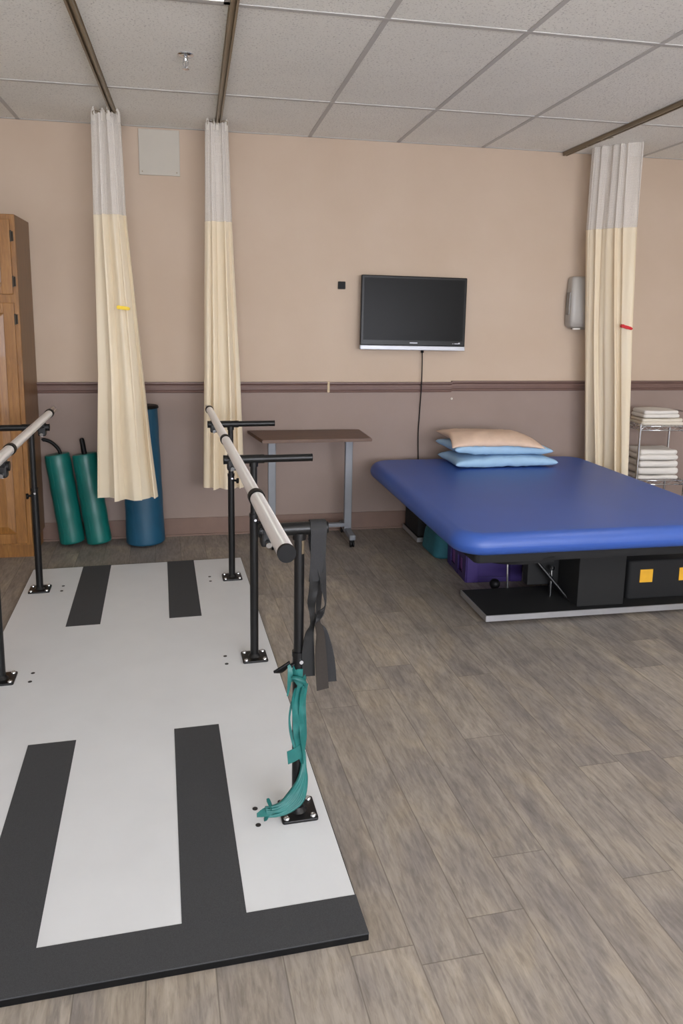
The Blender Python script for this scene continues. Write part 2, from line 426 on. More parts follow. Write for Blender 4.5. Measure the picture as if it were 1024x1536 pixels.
# ------------------------------------------------------------------ curtains
def curtain(label, Yc, left, right, znet, zbot, ztop, folds, seed, hd, hookx, ang=0., dep=None):
    """left/right: silhouettes as (px,py) lists at distance Yc; gathered cloth, front folds and back folds in one loop"""
    rnd = random.Random(seed)
    L = [atY(a, b, Yc) for a, b in left]; R_ = [atY(a, b, Yc) for a, b in right]
    def ev(P, z):
        if z >= P[0].z: return P[0].x
        for i in range(len(P) - 1):
            if P[i].z >= z >= P[i + 1].z:
                t = (P[i].z - z) / (P[i].z - P[i + 1].z + 1e-9); return P[i].x * (1 - t) + P[i + 1].x * t
        return P[-1].x
    ph = rnd.random() * 6
    amp = [rnd.uniform(.55, 1.15) for _ in range(40)]
    offs = [rnd.uniform(-.35, .35) for _ in range(40)]
    NU = 150
    def section(u, t, back):
        # u in 0..1 across; t = 0 top .. 1 bottom; pleats merge as they fall
        w = u * folds
        s = 0
        q = w + .25 * math.sin(2 * PI * w / folds * 2 + ph) + .12 * math.sin(3.1 * t + ph + w)
        i = int(q) % 40
        wave = math.sin(2 * PI * q)
        wave = math.copysign(abs(wave) ** .8, wave)
        a = amp[i] * (.75 + .35 * math.sin(t * 2.2 + offs[i] * 6))
        wave = wave * a + .25 * math.sin(2 * PI * q * .5 + offs[i]) + .12 * math.sin(9 * t + q * 3)
        xo = .33 * math.sin(4 * PI * q + .6) / folds / 2
        return xo, wave
    def build(zs, name, mat, parent, hem=False):
        bm = bmesh.new(); uvl = bm.loops.layers.uv.new('UVMap'); grid_ = []
        for z in zs:
            t = (ztop - z) / (ztop - zbot)
            xl, xr = ev(L, z), ev(R_, z); row = []; dd = hd * (.55 + .6 * t)
            al = 0.; last = None
            for back in (0, 1):
                for k in range(NU):
                    u = k / NU if not back else 1 - k / NU
                    xo, wv = section(u, t, back)
                    if back: wv = -.5 * wv + .2
                    edge = math.sin(PI * u) ** .35
                    x = xl + (xr - xl) * min(1, max(0, u + xo * edge))
                    base = (-hd * .9 if not back else hd * .9) * edge
                    y = Yc + base * (.7 + .5 * t) + wv * dd * .95 * edge
                    if ang:
                        dy = -(u - .5) * ang; x = CAM.x + (x - CAM.x) * (Yc + dy - CAM.y) / (Yc - CAM.y); y += dy
                    zz = z
                    if hem: zz += .014 * math.sin(2 * PI * u * folds * .5 + ph) + (.022 if back else 0) + hem * (u)
                    p = Vector((x, y, zz))
                    if last is not None: al += (Vector((x, y, 0)) - last).length
                    last = Vector((x, y, 0)); row.append((bm.verts.new(p), al))
            grid_.append((row, z))
        for i in range(len(grid_) - 1):
            (A, za), (B, zb) = grid_[i], grid_[i + 1]; N = len(A)
            for k in range(N):
                k2 = (k + 1) % N
                f = bm.faces.new((A[k][0], A[k2][0], B[k2][0], B[k][0]))
                ua, ub = A[k][1], (A[k2][1] if k2 else A[k][1] + .005)
                for lp, uv in zip(f.loops, ((ua, za), (ub, za), (ub, zb), (ua, zb))): lp[uvl].uv = uv
        me = bpy.data.meshes.new(name); bm.to_mesh(me); bm.free(); me.materials.append(M[mat])
        for p in me.polygons: p.use_smooth = True
        o = bpy.data.objects.new(name, me); COL.objects.link(o); o.parent = parent; return o
    root = thing('privacy_curtain', label, 'curtain', group=None)
    nz = [ztop + (znet - ztop) * i / 10 for i in range(11)]
    build(nz, 'net_panel', 'net', root)
    bz = [znet + (zbot - znet) * i / 34 for i in range(33)]
    bz += [zbot + .05, zbot + .02]
    z_all = [znet - (znet - zbot) * i / 36 for i in range(37)]
    build(z_all[:-1], 'cloth_panel', 'curtain', root)
    # header tabs, pointed up to the hooks
    xl, xr = ev(L, ztop), ev(R_, ztop); bm = bmesh.new(); NT = 6
    hk = bmesh.new()
    def edge_pt(u, back):
        xo, wv = section(u, 0, back)
        if back: wv = -.5 * wv + .2
        e_ = max(0, math.sin(PI * u)) ** .35
        x = xl + (xr - xl) * min(1, max(0, u + xo * e_)); y = Yc
        if ang:
            dy = -(u - .5) * ang; x = CAM.x + (x - CAM.x) * (Yc + dy - CAM.y) / (Yc - CAM.y); y += dy
        return Vector((x, y + (-hd * .9 if not back else hd * .9) * e_ * .7 + wv * hd * .55 * .95 * e_, 0))
    for k in range(NT):
        back = 1 if k in (1, 4) else 0
        u = (k + .5) / NT; span = .055; lift = .018 + .022 * rnd.random(); A_, B_ = [], []
        for q in range(7):
            t = q / 6; p = edge_pt(u + (t - .5) * 2 * span, back); p2 = p + Vector((0, .004 if back else -.004, 0))
            z0, z1 = ztop - .042, ztop + .004 + lift * (1 - abs(2 * t - 1)) + .008 * rnd.random()
            A_.append([bm.verts.new((p.x, p.y + (.001 if back else -.001), z)) for z in (z0, z1)]); B_.append([bm.verts.new((p2.x, p2.y, z)) for z in (z0, z1)])
        for q in range(6):
            bm.faces.new((A_[q][0], A_[q + 1][0], A_[q + 1][1], A_[q][1])); bm.faces.new((B_[q][0], B_[q + 1][0], B_[q + 1][1], B_[q][1]))
            for e_ in (0, 1): bm.faces.new((A_[q][e_], A_[q + 1][e_], B_[q + 1][e_], B_[q][e_]))
        for q in (0, 6): bm.faces.new((A_[q][0], A_[q][1], B_[q][1], B_[q][0]))
        pm = edge_pt(u, back); x, yy = pm.x, pm.y - (.006 if not back else -.006)
        hx, hy = hookx(u)
        tube(hk, catmull([(hx, hy, H - .012), (hx, hy, H - .026), (hx * .5 + x * .5, (hy + yy) / 2, (ztop + H) / 2), (x, yy, ztop + .012), (x, yy, ztop - .010)], 4), .0024, 6)
    pieces('header_tab', bm, 'grommet', root)
    pieces('hook', hk, 'bronze', root, smooth=True)
    return root

YC1 = -.40
curtain('cream privacy curtain with a yellow clip, hanging in front of the tall blue roll', YC1,
        [(136, 175), (140, 322), (144, 450), (147, 560), (146, 660), (146, 745)],
        [(181, 178), (189, 322), (203, 450), (215, 560), (226, 660), (238, 750)],
        atY(165, 323, YC1).z, atY(190, 757, YC1).z, atY(160, 172, YC1).z, 2.6, 3, .06,
        lambda u: (-.985, YC1 + .1 - u * .14))
YC2 = -.30
curtain('cream privacy curtain hanging between the far end of the parallel bars and the wall', YC2,
        [(307, 188), (307, 335), (306, 450), (306, 560), (305, 735)],
        [(342, 190), (348, 335), (354, 450), (360, 560), (367, 738)],
        atY(328, 333, YC2).z, atY(335, 741, YC2).z, atY(325, 186, YC2).z, 2.7, 11, .05,
        lambda u: (TX0, YC2 + .08 - u * .12))
YC3 = -.31
curtain('cream privacy curtain with a red clip, hanging behind the blue padded table', YC3,
        [(890, 215), (880, 345), (878, 500), (877, 690), (877, 740)],
        [(966, 208), (955, 345), (948, 500), (941, 720), (940, 770)],
        atY(915, 343, YC3).z, .27, atY(925, 205, YC3).z, 3.6, 23, .05,
        lambda u: (2.08, -.18 - u * .36), ang=.25)

def clip(x0, y0, x1, y1, Y, mat, label):
    a, b = atY(x0, y0, Y), atY(x1, y1, Y); bm = bmesh.new()
    d = (b - a); ux = d.normalized(); up = Vector((0, 0, 1)); n = ux.cross(up)
    for s in (-1, 1):
        ribbon(bm, [(a + n * s * .006, up * .009), ((a + b) / 2 + n * s * .008, up * .011), (b + n * s * .006, up * .010)], .003, 6)
    cyl(bm, a + n * -.012, a + n * .012, .012, 12); cyl(bm, b - n * .010, b + n * .01, .008, 12)
    tag(obj('curtain_clip', bm, mat), label, 'clip', 'clips pinned on the curtains')
clip(178, 461, 193, 463, YC1 - .105, 'yellow_clip', 'yellow plastic clip pinned on the leftmost cream curtain')
clip(933, 489, 946, 493, YC3 - .13, 'red_clip', 'red plastic clip pinned on the cream curtain behind the blue table')

# ------------------------------------------------------------------ oak cabinet
cab = thing('wall_cabinet', 'tall honey oak cabinet with raised panel doors at the left edge', 'cabinet', (-1.56, -.01, 0))
D = .40; ZT = 2.105; CW = 1.1
bm = bmesh.new(); box(bm, -CW, 0, -D + .02, 0, .10, ZT, .002); obj('body', bm, 'oak_side', cab)
bm = bmesh.new(); box(bm, -CW, -.012, -D + .07, -.01, 0, .10); obj('plinth', bm, 'oak', cab)
bm = bmesh.new()
for x0, x1 in ((-CW, -CW + .05), (-.045, 0), (-CW / 2 - .025, -CW / 2 + .025)): box(bm, x0, x1, -D, -D + .02, .10, ZT, .002)
for z0, z1 in ((.10, .135), (1.585, 1.655), (2.06, ZT)): box(bm, -CW + .05, -.045, -D + .001, -D + .02, z0, z1)
obj('face_frame', bm, 'oak', cab)
def raised_door(x0, x1, z0, z1, hinge_side, hz, name='door'):
    bm = bmesh.new(); y = -D; t = .019; fw = .062
    box(bm, x0, x0 + fw, y - t, y, z0, z1, .003); box(bm, x1 - fw, x1, y - t, y, z0, z1, .003)
    box(bm, x0 + fw, x1 - fw, y - t, y, z0, z0 + fw, .003); box(bm, x0 + fw, x1 - fw, y - t, y, z1 - fw, z1, .003)
    a = [(x0 + fw - .002, z0 + fw - .002), (x1 - fw + .002, z0 + fw - .002), (x1 - fw + .002, z1 - fw + .002), (x0 + fw - .002, z1 - fw + .002)]
    g = .045
    b_ = [(x0 + fw + g, z0 + fw + g), (x1 - fw - g, z0 + fw + g), (x1 - fw - g, z1 - fw - g), (x0 + fw + g, z1 - fw - g)]
    A = [bm.verts.new((p[0], y - .006, p[1])) for p in a]; B = [bm.verts.new((p[0], y - .016, p[1])) for p in b_]
    C_ = [bm.verts.new((p[0], y - .018, p[1])) for p in [(b_[0][0] + .003, b_[0][1] + .003), (b_[1][0] - .003, b_[1][1] + .003), (b_[2][0] - .003, b_[2][1] - .003), (b_[3][0] + .003, b_[3][1] - .003)]]
    for k in range(4):
        bm.faces.new((A[k], A[(k + 1) % 4], B[(k + 1) % 4], B[k])); bm.faces.new((B[k], B[(k + 1) % 4], C_[(k + 1) % 4], C_[k]))
    bm.faces.new(C_)
    d = obj('cabinet_door', bm, 'oak', cab)
    hx = x1 if hinge_side > 0 else x0
    for z in hz:
        hb = bmesh.new(); cyl(hb, (hx + .004 * hinge_side, y - .016, z - .032), (hx + .004 * hinge_side, y - .016, z + .032), .005, 10)
        box(hb, hx + .001, hx + .016 if hinge_side > 0 else hx + .002, y - .004, y - .0005, z - .028, z + .028) if hinge_side > 0 else None
        obj('hinge', hb, 'hinge', d)
    kb = bmesh.new(); kx = x0 + .03 if hinge_side > 0 else x1 - .03
    kz = z0 + .09 if z0 > 1.3 else 1.0
    kk = bmesh.new(); lathe_z(kk, [(0, 0), (.008, 0), (.006, .012), (.015, .018), (.016, .026), (0, .031)], seg=16)
    merge(kb, kk, 0, Matrix.Translation((kx, y - t, kz)) @ Matrix.Rotation(PI / 2, 4, 'X')); obj('knob', kb, 'hinge', d, smooth=True)
raised_door(-.525, -.026, 1.645, 2.075, 1, [1.98, 1.72])
raised_door(-.525, -.026, .115, 1.595, 1, [1.50])
raised_door(-CW + .02, -.555, 1.645, 2.075, -1, [])
raised_door(-CW + .02, -.555, .115, 1.595, -1, [])

# ------------------------------------------------------------------ parallel bars on their platform
TH = math.radians(2.5)
pb = thing('parallel_bars', 'steel parallel walking bars on a white platform with black non-slip strips', 'parallel bars', (-.83, -2.03, 0), TH)
def W(x, y, z): # local -> world
    return Vector((-.83 + x * math.cos(TH) - y * math.sin(TH), -2.03 + x * math.sin(TH) + y * math.cos(TH), z))
BX, Y0, Y1, TZ = .622, -1.63, 1.402, .021
bm = bmesh.new(); box(bm, -BX, BX, Y0, Y1, 0, TZ - .002, .0015); obj('platform_base', bm, 'black_plastic', pb)
rg = random.Random(5)
bm = bmesh.new()
sx = -BX + .003; ex = BX - .003
front = [(ex, -1.512), (.45, -1.509), (.33, -1.511)]
edge = [(sx, Y1 - .004), (sx, -1.50)]
xx = -.30
jag = [(sx + i * (ex - sx) / 60, -1.507 + (rg.uniform(-.004, .003) if 18 < i < 40 else 0)) for i in range(61)]
poly = [(sx, Y1 - .012)] + jag + [(ex, Y1 - .012)]
lo = [bm.verts.new((x, y, TZ - .003)) for x, y in poly]; hi = [bm.verts.new((x, y, TZ)) for x, y in poly]
bm.faces.new(lo); bm.faces.new(hi)
for i in range(len(poly)): j = (i + 1) % len(poly); bm.faces.new((lo[i], lo[j], hi[j], hi[i]))
obj('white_board', bm, 'board', pb)
for (x0, x1, y0, y1) in ((-.335, -.172, .478, 1.392), (.163, .325, .488, 1.392), (-.343, -.180, -1.507, -.575), (.166, .330, -1.507, -.572), (-BX, BX, Y0, -1.500)):
    bm = bmesh.new(); box(bm, x0, x1, y0, y1, TZ - .0025, TZ + (.0012 if y0 != Y0 else .0009)); obj('grip_strip', bm, 'tape', pb)
bm = bmesh.new()
for x in (-.413, .403):
    for y in (-1.13, -.04, 1.03):
        for s in (-1, 1): cyl(bm, (x, y + s * .039, TZ - .001), (x, y + s * .039, TZ + .0008), .0085, 16)
pieces('hole_plug', bm, 'hole', pb)
RZ, BZ = .972, .934
RAIL = {-1: -.475, 1: .437}
def upright(side, y, sleeve_top, out, inn, knob, big=1.0):
    x = .531 * side
    bm = bmesh.new(); rs, ri = .0185, .0150
    cyl(bm, (x, y, TZ + .008), (x, y, sleeve_top), rs, 24); tube(bm, [(x, y, sleeve_top - .012), (x, y, sleeve_top + .003)], rs + .0018, 24)
    cyl(bm, (x, y, sleeve_top), (x, y, BZ - .01), ri, 24)
    po = obj('post', bm, 'black_metal', pb, auto=40)
    b = bmesh.new(); rslab(b, .112, .112, TZ, TZ + .009, .008, .003, .001, n=4, m=3, c=(x, y))
    tube(b, [(x, y, TZ + .008), (x, y, TZ + .014), (x, y, TZ + .022)], [.030, .024, .0188], 24)
    obj('base_plate', b, 'black_metal', po, auto=40)
    b = bmesh.new()
    for sx_ in (-1, 1):
        for sy_ in (-1, 1):
            cx_, cy_ = x + sx_ * .041, y + sy_ * .041
            lathe_z(b, [(0, .006), (.003, .005), (.0035, .007), (.0075, .006), (.0095, .0022), (.010, 0)], (cx_, cy_, TZ + .009), 14)
    pieces('bolt', b, 'chrome', po, smooth=True)
    # height pin, knob
    b = bmesh.new(); kz = sleeve_top - .035; k = knob
    cyl(b, (x, y, kz), (x + k * .03, y - .012, kz - .004), .0065, 12)
    p0 = Vector((x + k * .03, y - .012, kz - .004))
    if big > 1: # wing handle
        ribbon(b, [(p0 + Vector((0, 0, .01)), Vector((0, -.004, .008))), (p0 + Vector((k * .022, -.004, -.004)), Vector((0, -.006, .012))), (p0 + Vector((k * .048, -.006, -.010)), Vector((0, -.002, .002)))], .006)
    else:
        cyl(b, p0, p0 + Vector((k * .012, -.003, 0)), .015, 14)
    obj('height_knob', b, 'black_plastic', po, smooth=True)
    b = bmesh.new(); cyl(b, (x + .004, y - rs - .008, kz + .012), (x + .004, y - rs + .004, kz + .012), .006, 12); obj('lock_screw', b, 'chrome', po, auto=40)
    # cross arm: tube across the post, inner end carries the rail
    b = bmesh.new(); xi = inn * side; xo = out * side
    cyl(b, (xi, y, BZ), (xo, y, BZ), .0165, 24); cyl(b, (xi, y, BZ), (x + side * .045, y, BZ), .0195, 24)
    cyl(b, (x, y, BZ - .032), (x, y, BZ - .012), .0195, 24)
    arm = obj('cross_arm', b, 'black_metal', pb, auto=40)
    b = bmesh.new(); cyl(b, (xo, y, BZ), (xo + side * .003, y, BZ), .0172, 20); cyl(b, (xi, y, BZ), (xi - side * .003, y, BZ), .020, 20); pieces('end_cap', b, 'black_plastic', arm, auto=40)
    b = bmesh.new(); rx = RAIL[side]
    box(b, rx - .016, rx + .016, y - .03, y + .03, BZ + .006, RZ - .016, .003)
    box(b, rx - .020, rx + .020, y - .022, y + .022, BZ - .045, BZ + .004, .006)
    sd = obj('rail_bracket', b, 'black_metal', arm)
    b = bmesh.new(); cyl(b, (rx, y, BZ - .05), (rx, y, BZ - .042), .006, 10); cyl(b, (rx - side * 0, y - .024, BZ - .03), (rx, y - .04, BZ - .034), .009, 12); pieces('bracket_screw', b, 'chrome', arm, auto=40)
upright(1, -1.13, .552, .612, .415, -1, 2)
upright(1, -.04, .690, .785, .405, 1)
upright(1, 1.03, .645, .780, .405, 1)
upright(-1, -1.13, .60, .80, .44, -1)
upright(-1, -.04, .55, .80, .45, -1)
upright(-1, 1.03, .600, .80, .44, -1)
for side in (-1, 1):
    x = RAIL[side]; yn = -1.465
    segs = [(yn, -.885, .0225), (-.885, .255, .0205), (.255, 1.395, .0205)] if side > 0 else [(yn, -.90, .0225), (-.90, .13, .0215), (.13, 1.32, .0205)]
    b = bmesh.new()
    for y0, y1, r_ in segs: cyl(b, (x, y0, RZ), (x, y1, RZ), r_, 32)
    h = obj('handrail', b, 'rail_steel', pb, auto=40)
    for y0, y1, r_ in segs:
        b = bmesh.new(); tube(b, [(x, y1 - .022, RZ), (x, y1 - .019, RZ), (x, y1 + .019, RZ), (x, y1 + .022, RZ)], [r_ + .001, r_ + .004, r_ + .004, r_ + .001], 32); obj('collar', b, 'black_plastic', h, auto=40)
    b = bmesh.new(); tube(b, [(x, yn - .006, RZ), (x, yn + .006, RZ)], [.0232, .0232], 32); obj('end_cap', b, 'black_plastic', h, auto=40)
    b = bmesh.new(); y1 = segs[-1][1]; ln = .16 if side > 0 else .24
    cyl(b, (x - .006, y1, RZ + .005), (x - .006, y1 + ln, RZ + .005), .0085, 16); cyl(b, (x + .009, y1, RZ - .007), (x + .009, y1 + ln * .93, RZ - .007), .0075, 16)
    pieces('inner_tube', b, 'steel', h, auto=40)
# worn label on the near post
b = bmesh.new()
a0 = []
for z in (.86, .925):
    a0.append([b.verts.new((.531 + .0155 * math.cos(a), -1.13 + .0155 * math.sin(a), z)) for a in [math.radians(d) for d in (-72, -58, -44, -30)]])
for k in range(3): b.faces.new((a0[0][k], a0[0][k + 1], a0[1][k + 1], a0[1][k]))
o = obj('sticker', b, 'bronze', pb); o['label'] = 'narrow tan sticker near the top of the post'

# ------------------------------------------------------------------ strap over the near cross arm
def P(x, y, Y): return atY(x, y, Y)
YP = W(.6, -1.13, 0).y
s = .00187
def hw(px, dy=0, dz=0): return Vector((px * s / 2, dy, dz))
bm = bmesh.new()
yf, yb = YP - .023, YP + .023
aw = hw(22)
top = P(478, 773, YP)
zb = BZ
cxs = top.x
def over(xc, w, mi, dx=0):
    st = [(Vector((xc, yb + .001, zb - .05)), w), (Vector((xc, yb + .002, zb - .005)), w), (Vector((xc, YP + .016, zb + .017)), w), (Vector((xc, YP, zb + .0225)), w), (Vector((xc, YP - .016, zb + .017)), w), (Vector((xc, yf - .002, zb - .005)), w), (Vector((xc, yf - .001, zb - .05)), w)]
    return st
xc = (P(466, 790, yf).x + P(489, 790, yf).x) / 2
w = Vector(((P(489, 790, yf).x - P(466, 790, yf).x) / 2, 0, 0))
# outer strap: down the front to the twist
ribbon(bm, over(xc, w, 0) + [(P(476, 850, yf), hw(22)), (P(471, 880, yf), hw(16, .006)), (P(467, 905, yf), hw(11, -.008)), (P(469, 932, yf + .006), hw(9, .012)),
        (P(464, 950, yf), hw(14, .004)), (P(462, 980, yf), hw(20)), (P(463, 1014, yf), hw(20))], .003, 6, 2)
# front plain piece of the strap, a second layer that splits to the right
ribbon(bm, [(Vector((xc + .002, yf + .003, zb - .02)), w), (P(478, 830, yf + .004), hw(21)), (P(483, 860, yf + .002), hw(13, .008)), (P(486, 884, yf), hw(8, .016)), (P(488, 905, yf), hw(5, .018)), (P(481, 920, yf), hw(6, -.012)), (P(475, 934, yf), hw(7, .01))], .003, 6, 0)
ribbon(bm, [(P(475, 934, yf - .003), hw(8, .01)), (P(480, 950, yf - .008), hw(13, .010)), (P(481, 985, yf - .012), hw(19, .008)), (P(484, 1034, yf - .016), hw(20, .006))], .003, 6, 1)
ribbon(bm, [(Vector((xc - .001, yb + .004, zb - .04)), w), (P(477, 850, yb), hw(19)), (P(478, 900, yb - .01), hw(10, .01)), (P(476, 934, yf + .02), hw(9, .01)), (P(484, 946, yf + .016), hw(14)), (P(492, 985, yf + .020), hw(20)), (P(496, 1022, yf + .024), hw(19))], .003, 6, 0)
# plain front face covering the arm, in grey
ribbon(bm, over(xc + .001, w * 1.03, 0)[1:] [:-1] + [(P(477, 815, yf - .002), hw(23)), (P(475, 848, yf - .002), hw(21)), (P(470, 872, yf - .002), hw(15))], .0035, 6, 0)
o = obj('exercise_strap', bm, ['strap', 'strap_brown', 'strap_dark'], auto=60)
tag(o, 'charcoal webbing strap looped over the near cross arm of the right bar', 'strap')

# ------------------------------------------------------------------ teal band wrapped round the near post
pc = W(.531, -1.13, 0); RP = .0185
def hel(z, ang, r=.0235): a = math.radians(ang); return Vector((pc.x + r * math.cos(a), pc.y + r * math.sin(a), z))
bm = bmesh.new()
def zpx(y): return atY(445, y, pc.y).z
def tang(ang, L, dz): a = math.radians(ang); return Vector((-math.sin(a) * L, math.cos(a) * L, dz))
# knot turn
ribbon(bm, [(hel(zpx(1012) + .01 * math.sin(k / 10 * 6), 200 + k * 36, .0225), Vector((0, 0, .016 + .004 * math.sin(k)))) for k in range(12)], .0025, 3)
ribbon(bm, [(hel(zpx(1000), 215, .024), Vector((.002, 0, .012))), (hel(zpx(1012), 250, .026), Vector((.002, 0, .016))), (hel(zpx(1018), 285, .027), Vector((0, 0, .014))), (hel(zpx(1010), 325, .026), Vector((.002, 0, .016))), (hel(zpx(1004), 355, .024), Vector((0, 0, .014)))], .003, 5)
# pointed tail by the knot
ribbon(bm, [(P(432, 994, pc.y - .012), hw(2)), (P(435, 1008, pc.y - .024), hw(8)), (P(433, 1030, pc.y - .022), hw(5)), (P(431, 1044, pc.y - .018), hw(2))], .003, 5)
tube(bm, catmull([P(438, 1016, pc.y - .028), P(446, 1018, pc.y - .034), P(455, 1022, pc.y - .028), P(458, 1030, pc.y - .015)], 5), [.006 + .004 * math.sin(PI * k / 15) for k in range(16)], 10, flat=.8)
# long front drape in overlapping folds
for (xa, xb, xcn, wa, wb, dy, zz) in ((447, 449, 452, 14, 20, -.026, 0), (455, 455, 455, 8, 9, -.022, 0), (440, 444, 449, 6, 11, -.029, 6), (451, 452, 455, 5, 8, -.032, 3)):
    ribbon(bm, [(P(xa + 4, 1026 + zz, pc.y + dy + .004), hw(wa * .8, .003)), (P(xa, 1050, pc.y + dy), hw(wa, .004)), (P(xb, 1080, pc.y + dy), hw(wb, -.003)), (P(xb + 1, 1105, pc.y + dy), hw(wb * .95, .004)), (P(xcn, 1130, pc.y + dy + .004), hw(wb * .5, .003)), (P(456, 1152, pc.y + dy + .008), hw(5, .003))], .0025, 5)
ribbon(bm, [(P(438, 1052, pc.y - .021), hw(4)), (P(434, 1075, pc.y - .021), hw(3)), (P(436, 1098, pc.y - .023), hw(5)), (P(443, 1120, pc.y - .028), hw(8)), (P(446, 1128, pc.y - .028), hw(3))], .0025, 5)
# square flap
ribbon(bm, [(P(457, 1108, pc.y - .012), Vector((0, 0, .012))), (P(452, 1124, pc.y - .026), Vector((-.003, 0, .020))), (P(442, 1132, pc.y - .032), Vector((-.004, 0, .020))), (P(431, 1137, pc.y - .030), Vector((-.002, 0, .021)))], .0025, 5)
# gathered rope sweeping down to the plate and off to the left
for k in range(9):
    t = k / 8 - .5; j = rg.uniform(-2, 2)
    pts = [P(456 + t * 2, 1128 + j, pc.y - .014), P(455 + t * 4, 1150, pc.y - .024), P(453 + t * 11, 1172 + j, pc.y - .032 + .01 * t), P(443 + t * 20, 1196 + t * 8, pc.y - .045 + .012 * abs(t)),
           P(427 + t * 12, 1211 + t * 12, pc.y - .055), P(411 + t * 4, 1218 + t * 14 + j, pc.y - .060), P(399 + t * 3, 1218 + t * 15, pc.y - .062)]
    pts[-1].z = max(pts[-1].z, .031); pts[-2].z = max(pts[-2].z, .031)
    cs = catmull(pts, 6); n_ = len(cs)
    tube(bm, cs, [.0035 + .0055 * math.sin(PI * min(1, i / n_ * 1.15)) ** .7 for i in range(n_)], 10, flat=.75)
for (x0, y0, x1, y1, w0, w1) in ((410, 1216, 385, 1223, 5, 6), (408, 1212, 400, 1200, 5, 3), (404, 1218, 396, 1230, 6, 3)):
    a, b_ = P(x0, y0, pc.y - .058), P(x1, y1, pc.y - .064)
    a.z = max(a.z, .032); b_.z = max(b_.z, .028)
    ribbon(bm, [(a, Vector((0, .006, w0 * .0012))), ((a + b_) / 2 + Vector((0, 0, .003)), Vector((0, .010, w0 * .0016))), (b_, Vector((0, .004, w1 * .0006)))], .002, 5)
o = obj('resistance_band', bm, 'teal_band', auto=70)
tag(o, 'teal latex band wound around the nearest upright of the parallel bars', 'resistance band')

# ------------------------------------------------------------------ overbed table
tb = thing('rolling_table', 'narrow walnut topped rolling table with grey column legs against the wall', 'table', (.2, -.25, 0), math.radians(-1))
bm = bmesh.new()
tz = .752
vs = [(-.385, .215), (.405, .215), (.425, -.060), (.425, -.215), (-.300, -.215)]
vs = [(-.39, .21), (.41, .21), (.415, -.20), (-.315, -.225)]
def prism(bm, pts, z0, z1, bev=.003):
    b = bmesh.new(); lo = [b.verts.new((x, y, z0)) for x, y in pts]; hi = [b.verts.new((x, y, z1)) for x, y in pts]
    b.faces.new(lo[::-1]); b.faces.new(hi)
    for i in range(len(pts)): j = (i + 1) % len(pts); b.faces.new((lo[i], lo[j], hi[j], hi[i]))
    if bev: bmesh.ops.bevel(b, geom=b.edges[:], offset=bev, segments=2, affect='EDGES')
    merge(bm, b)
prism(bm, vs, tz - .022, tz, .004); obj('tabletop', bm, 'walnut', tb)
bm = bmesh.new(); box(bm, -.26, .34, -.12, .12, tz - .034, tz - .0225, .002); obj('top_bracket', bm, 'grey_metal', tb)
for x in (-.235, .295):
    bm = bmesh.new(); box(bm, x - .026, x + .026, -.018, .018, .06, tz - .03, .004); obj('leg', bm, 'grey_metal', tb)
    bm = bmesh.new(); box(bm, x - .022, x + .022, -.20, .20, .052, .088, .006)
    ft = obj('foot', bm, 'grey_metal', tb)
    for y in (-.175, .175):
        b = bmesh.new()
        for dx in (-.009, .009): tube(b, [(x + dx - .006, y, .024), (x + dx - .005, y, .024), (x + dx + .005, y, .024), (x + dx + .006, y, .024)], [.020, .024, .024, .020], 20)
        box(b, x - .016, x + .016, y - .012, y + .012, .030, .050, .004); cyl(b, (x, y, .045), (x, y, .055), .007, 10)
        obj('caster', b, 'black_plastic', ft, auto=40)
bm = bmesh.new(); box(bm, -.235, .295, -.018, .018, .098, .124, .003); obj('stretcher', bm, 'grey_metal', tb)

# ------------------------------------------------------------------ television, cord, wall plate, access panel
tv = thing('television', 'black flat screen television on the wall with silver lower edge', 'television', (.985, -.055, 1.575))
tv.rotation_euler = (math.radians(-1.5), math.radians(.5), 0)
w2, h2 = .384, .255
bm = bmesh.new(); box(bm, -w2 + .02, w2 - .02, 0, .035, -h2 + .02, h2 - .02, .01); box(bm, -w2, w2, -.022, .004, -h2 + .028, h2, .006); obj('casing', bm, 'bezel', tv)
bm = bmesh.new(); box(bm, -w2 + .020, w2 - .020, -.0235, -.021, -h2 + .066, h2 - .018, 0); obj('screen', bm, 'screen', tv)
bm = bmesh.new(); box(bm, -w2 - .001, w2 + .001, -.024, .004, -h2 - .002, -h2 + .029, .004); obj('speaker_strip', bm, 'silver', tv)
bm = bmesh.new(); box(bm, -.026, .030, -.0240, -.0215, -h2 + .046, -h2 + .052); obj('maker_mark', bm, 'silver', tv)
bm = bmesh.new(); box(bm, .305, .345, -.0240, -.0215, -h2 + .046, -h2 + .050); box(bm, .335, .345, -.0240, -.0215, -h2 + .050, -h2 + .056); box(bm, .29, .298, -.0240, -.0215, -h2 + .046, -h2 + .049); pieces('corner_mark', bm, 'silver', tv)
bm = bmesh.new(); box(bm, -.15, .15, .032, .052, -.12, .12, .003); obj('wall_mount', bm, 'black_metal', tv)
bm = bmesh.new()
cp = [atY(633, 528, -.035), atY(633, 545, -.03), atY(632, 575, -.03), atY(629, 620, -.012), atY(627, 650, -.012), atY(627, 690, -.012), atY(627, 730, -.012)]
tube(bm, catmull(cp, 8), .0042, 8); a = cp[0]; cyl(bm, a + Vector((0, 0, .012)), a - Vector((0, 0, .006)), .011, 12)
c_ = cp[-1]; box(bm, c_.x - .018, c_.x + .018, -.03, -.001, c_.z - .03, c_.z + .01, .004)
tag(obj('power_cord', bm, 'black_plastic', smooth=True), 'thin black power cord hanging down the wall below the television', 'cord')
a = atY(512, 428)
bm = bmesh.new(); rslab(bm, .052, .052, 0, .012, .004, .002, .001, n=3, m=2)
bmesh.ops.transform(bm, matrix=Matrix.Translation((a.x, -.001, a.z)) @ Matrix.Rotation(PI / 2, 4, 'X'), verts=bm.verts[:])
tag(obj('wall_sensor', bm, 'black_plastic'), 'small black square plate on the wall left of the television', 'wall plate')
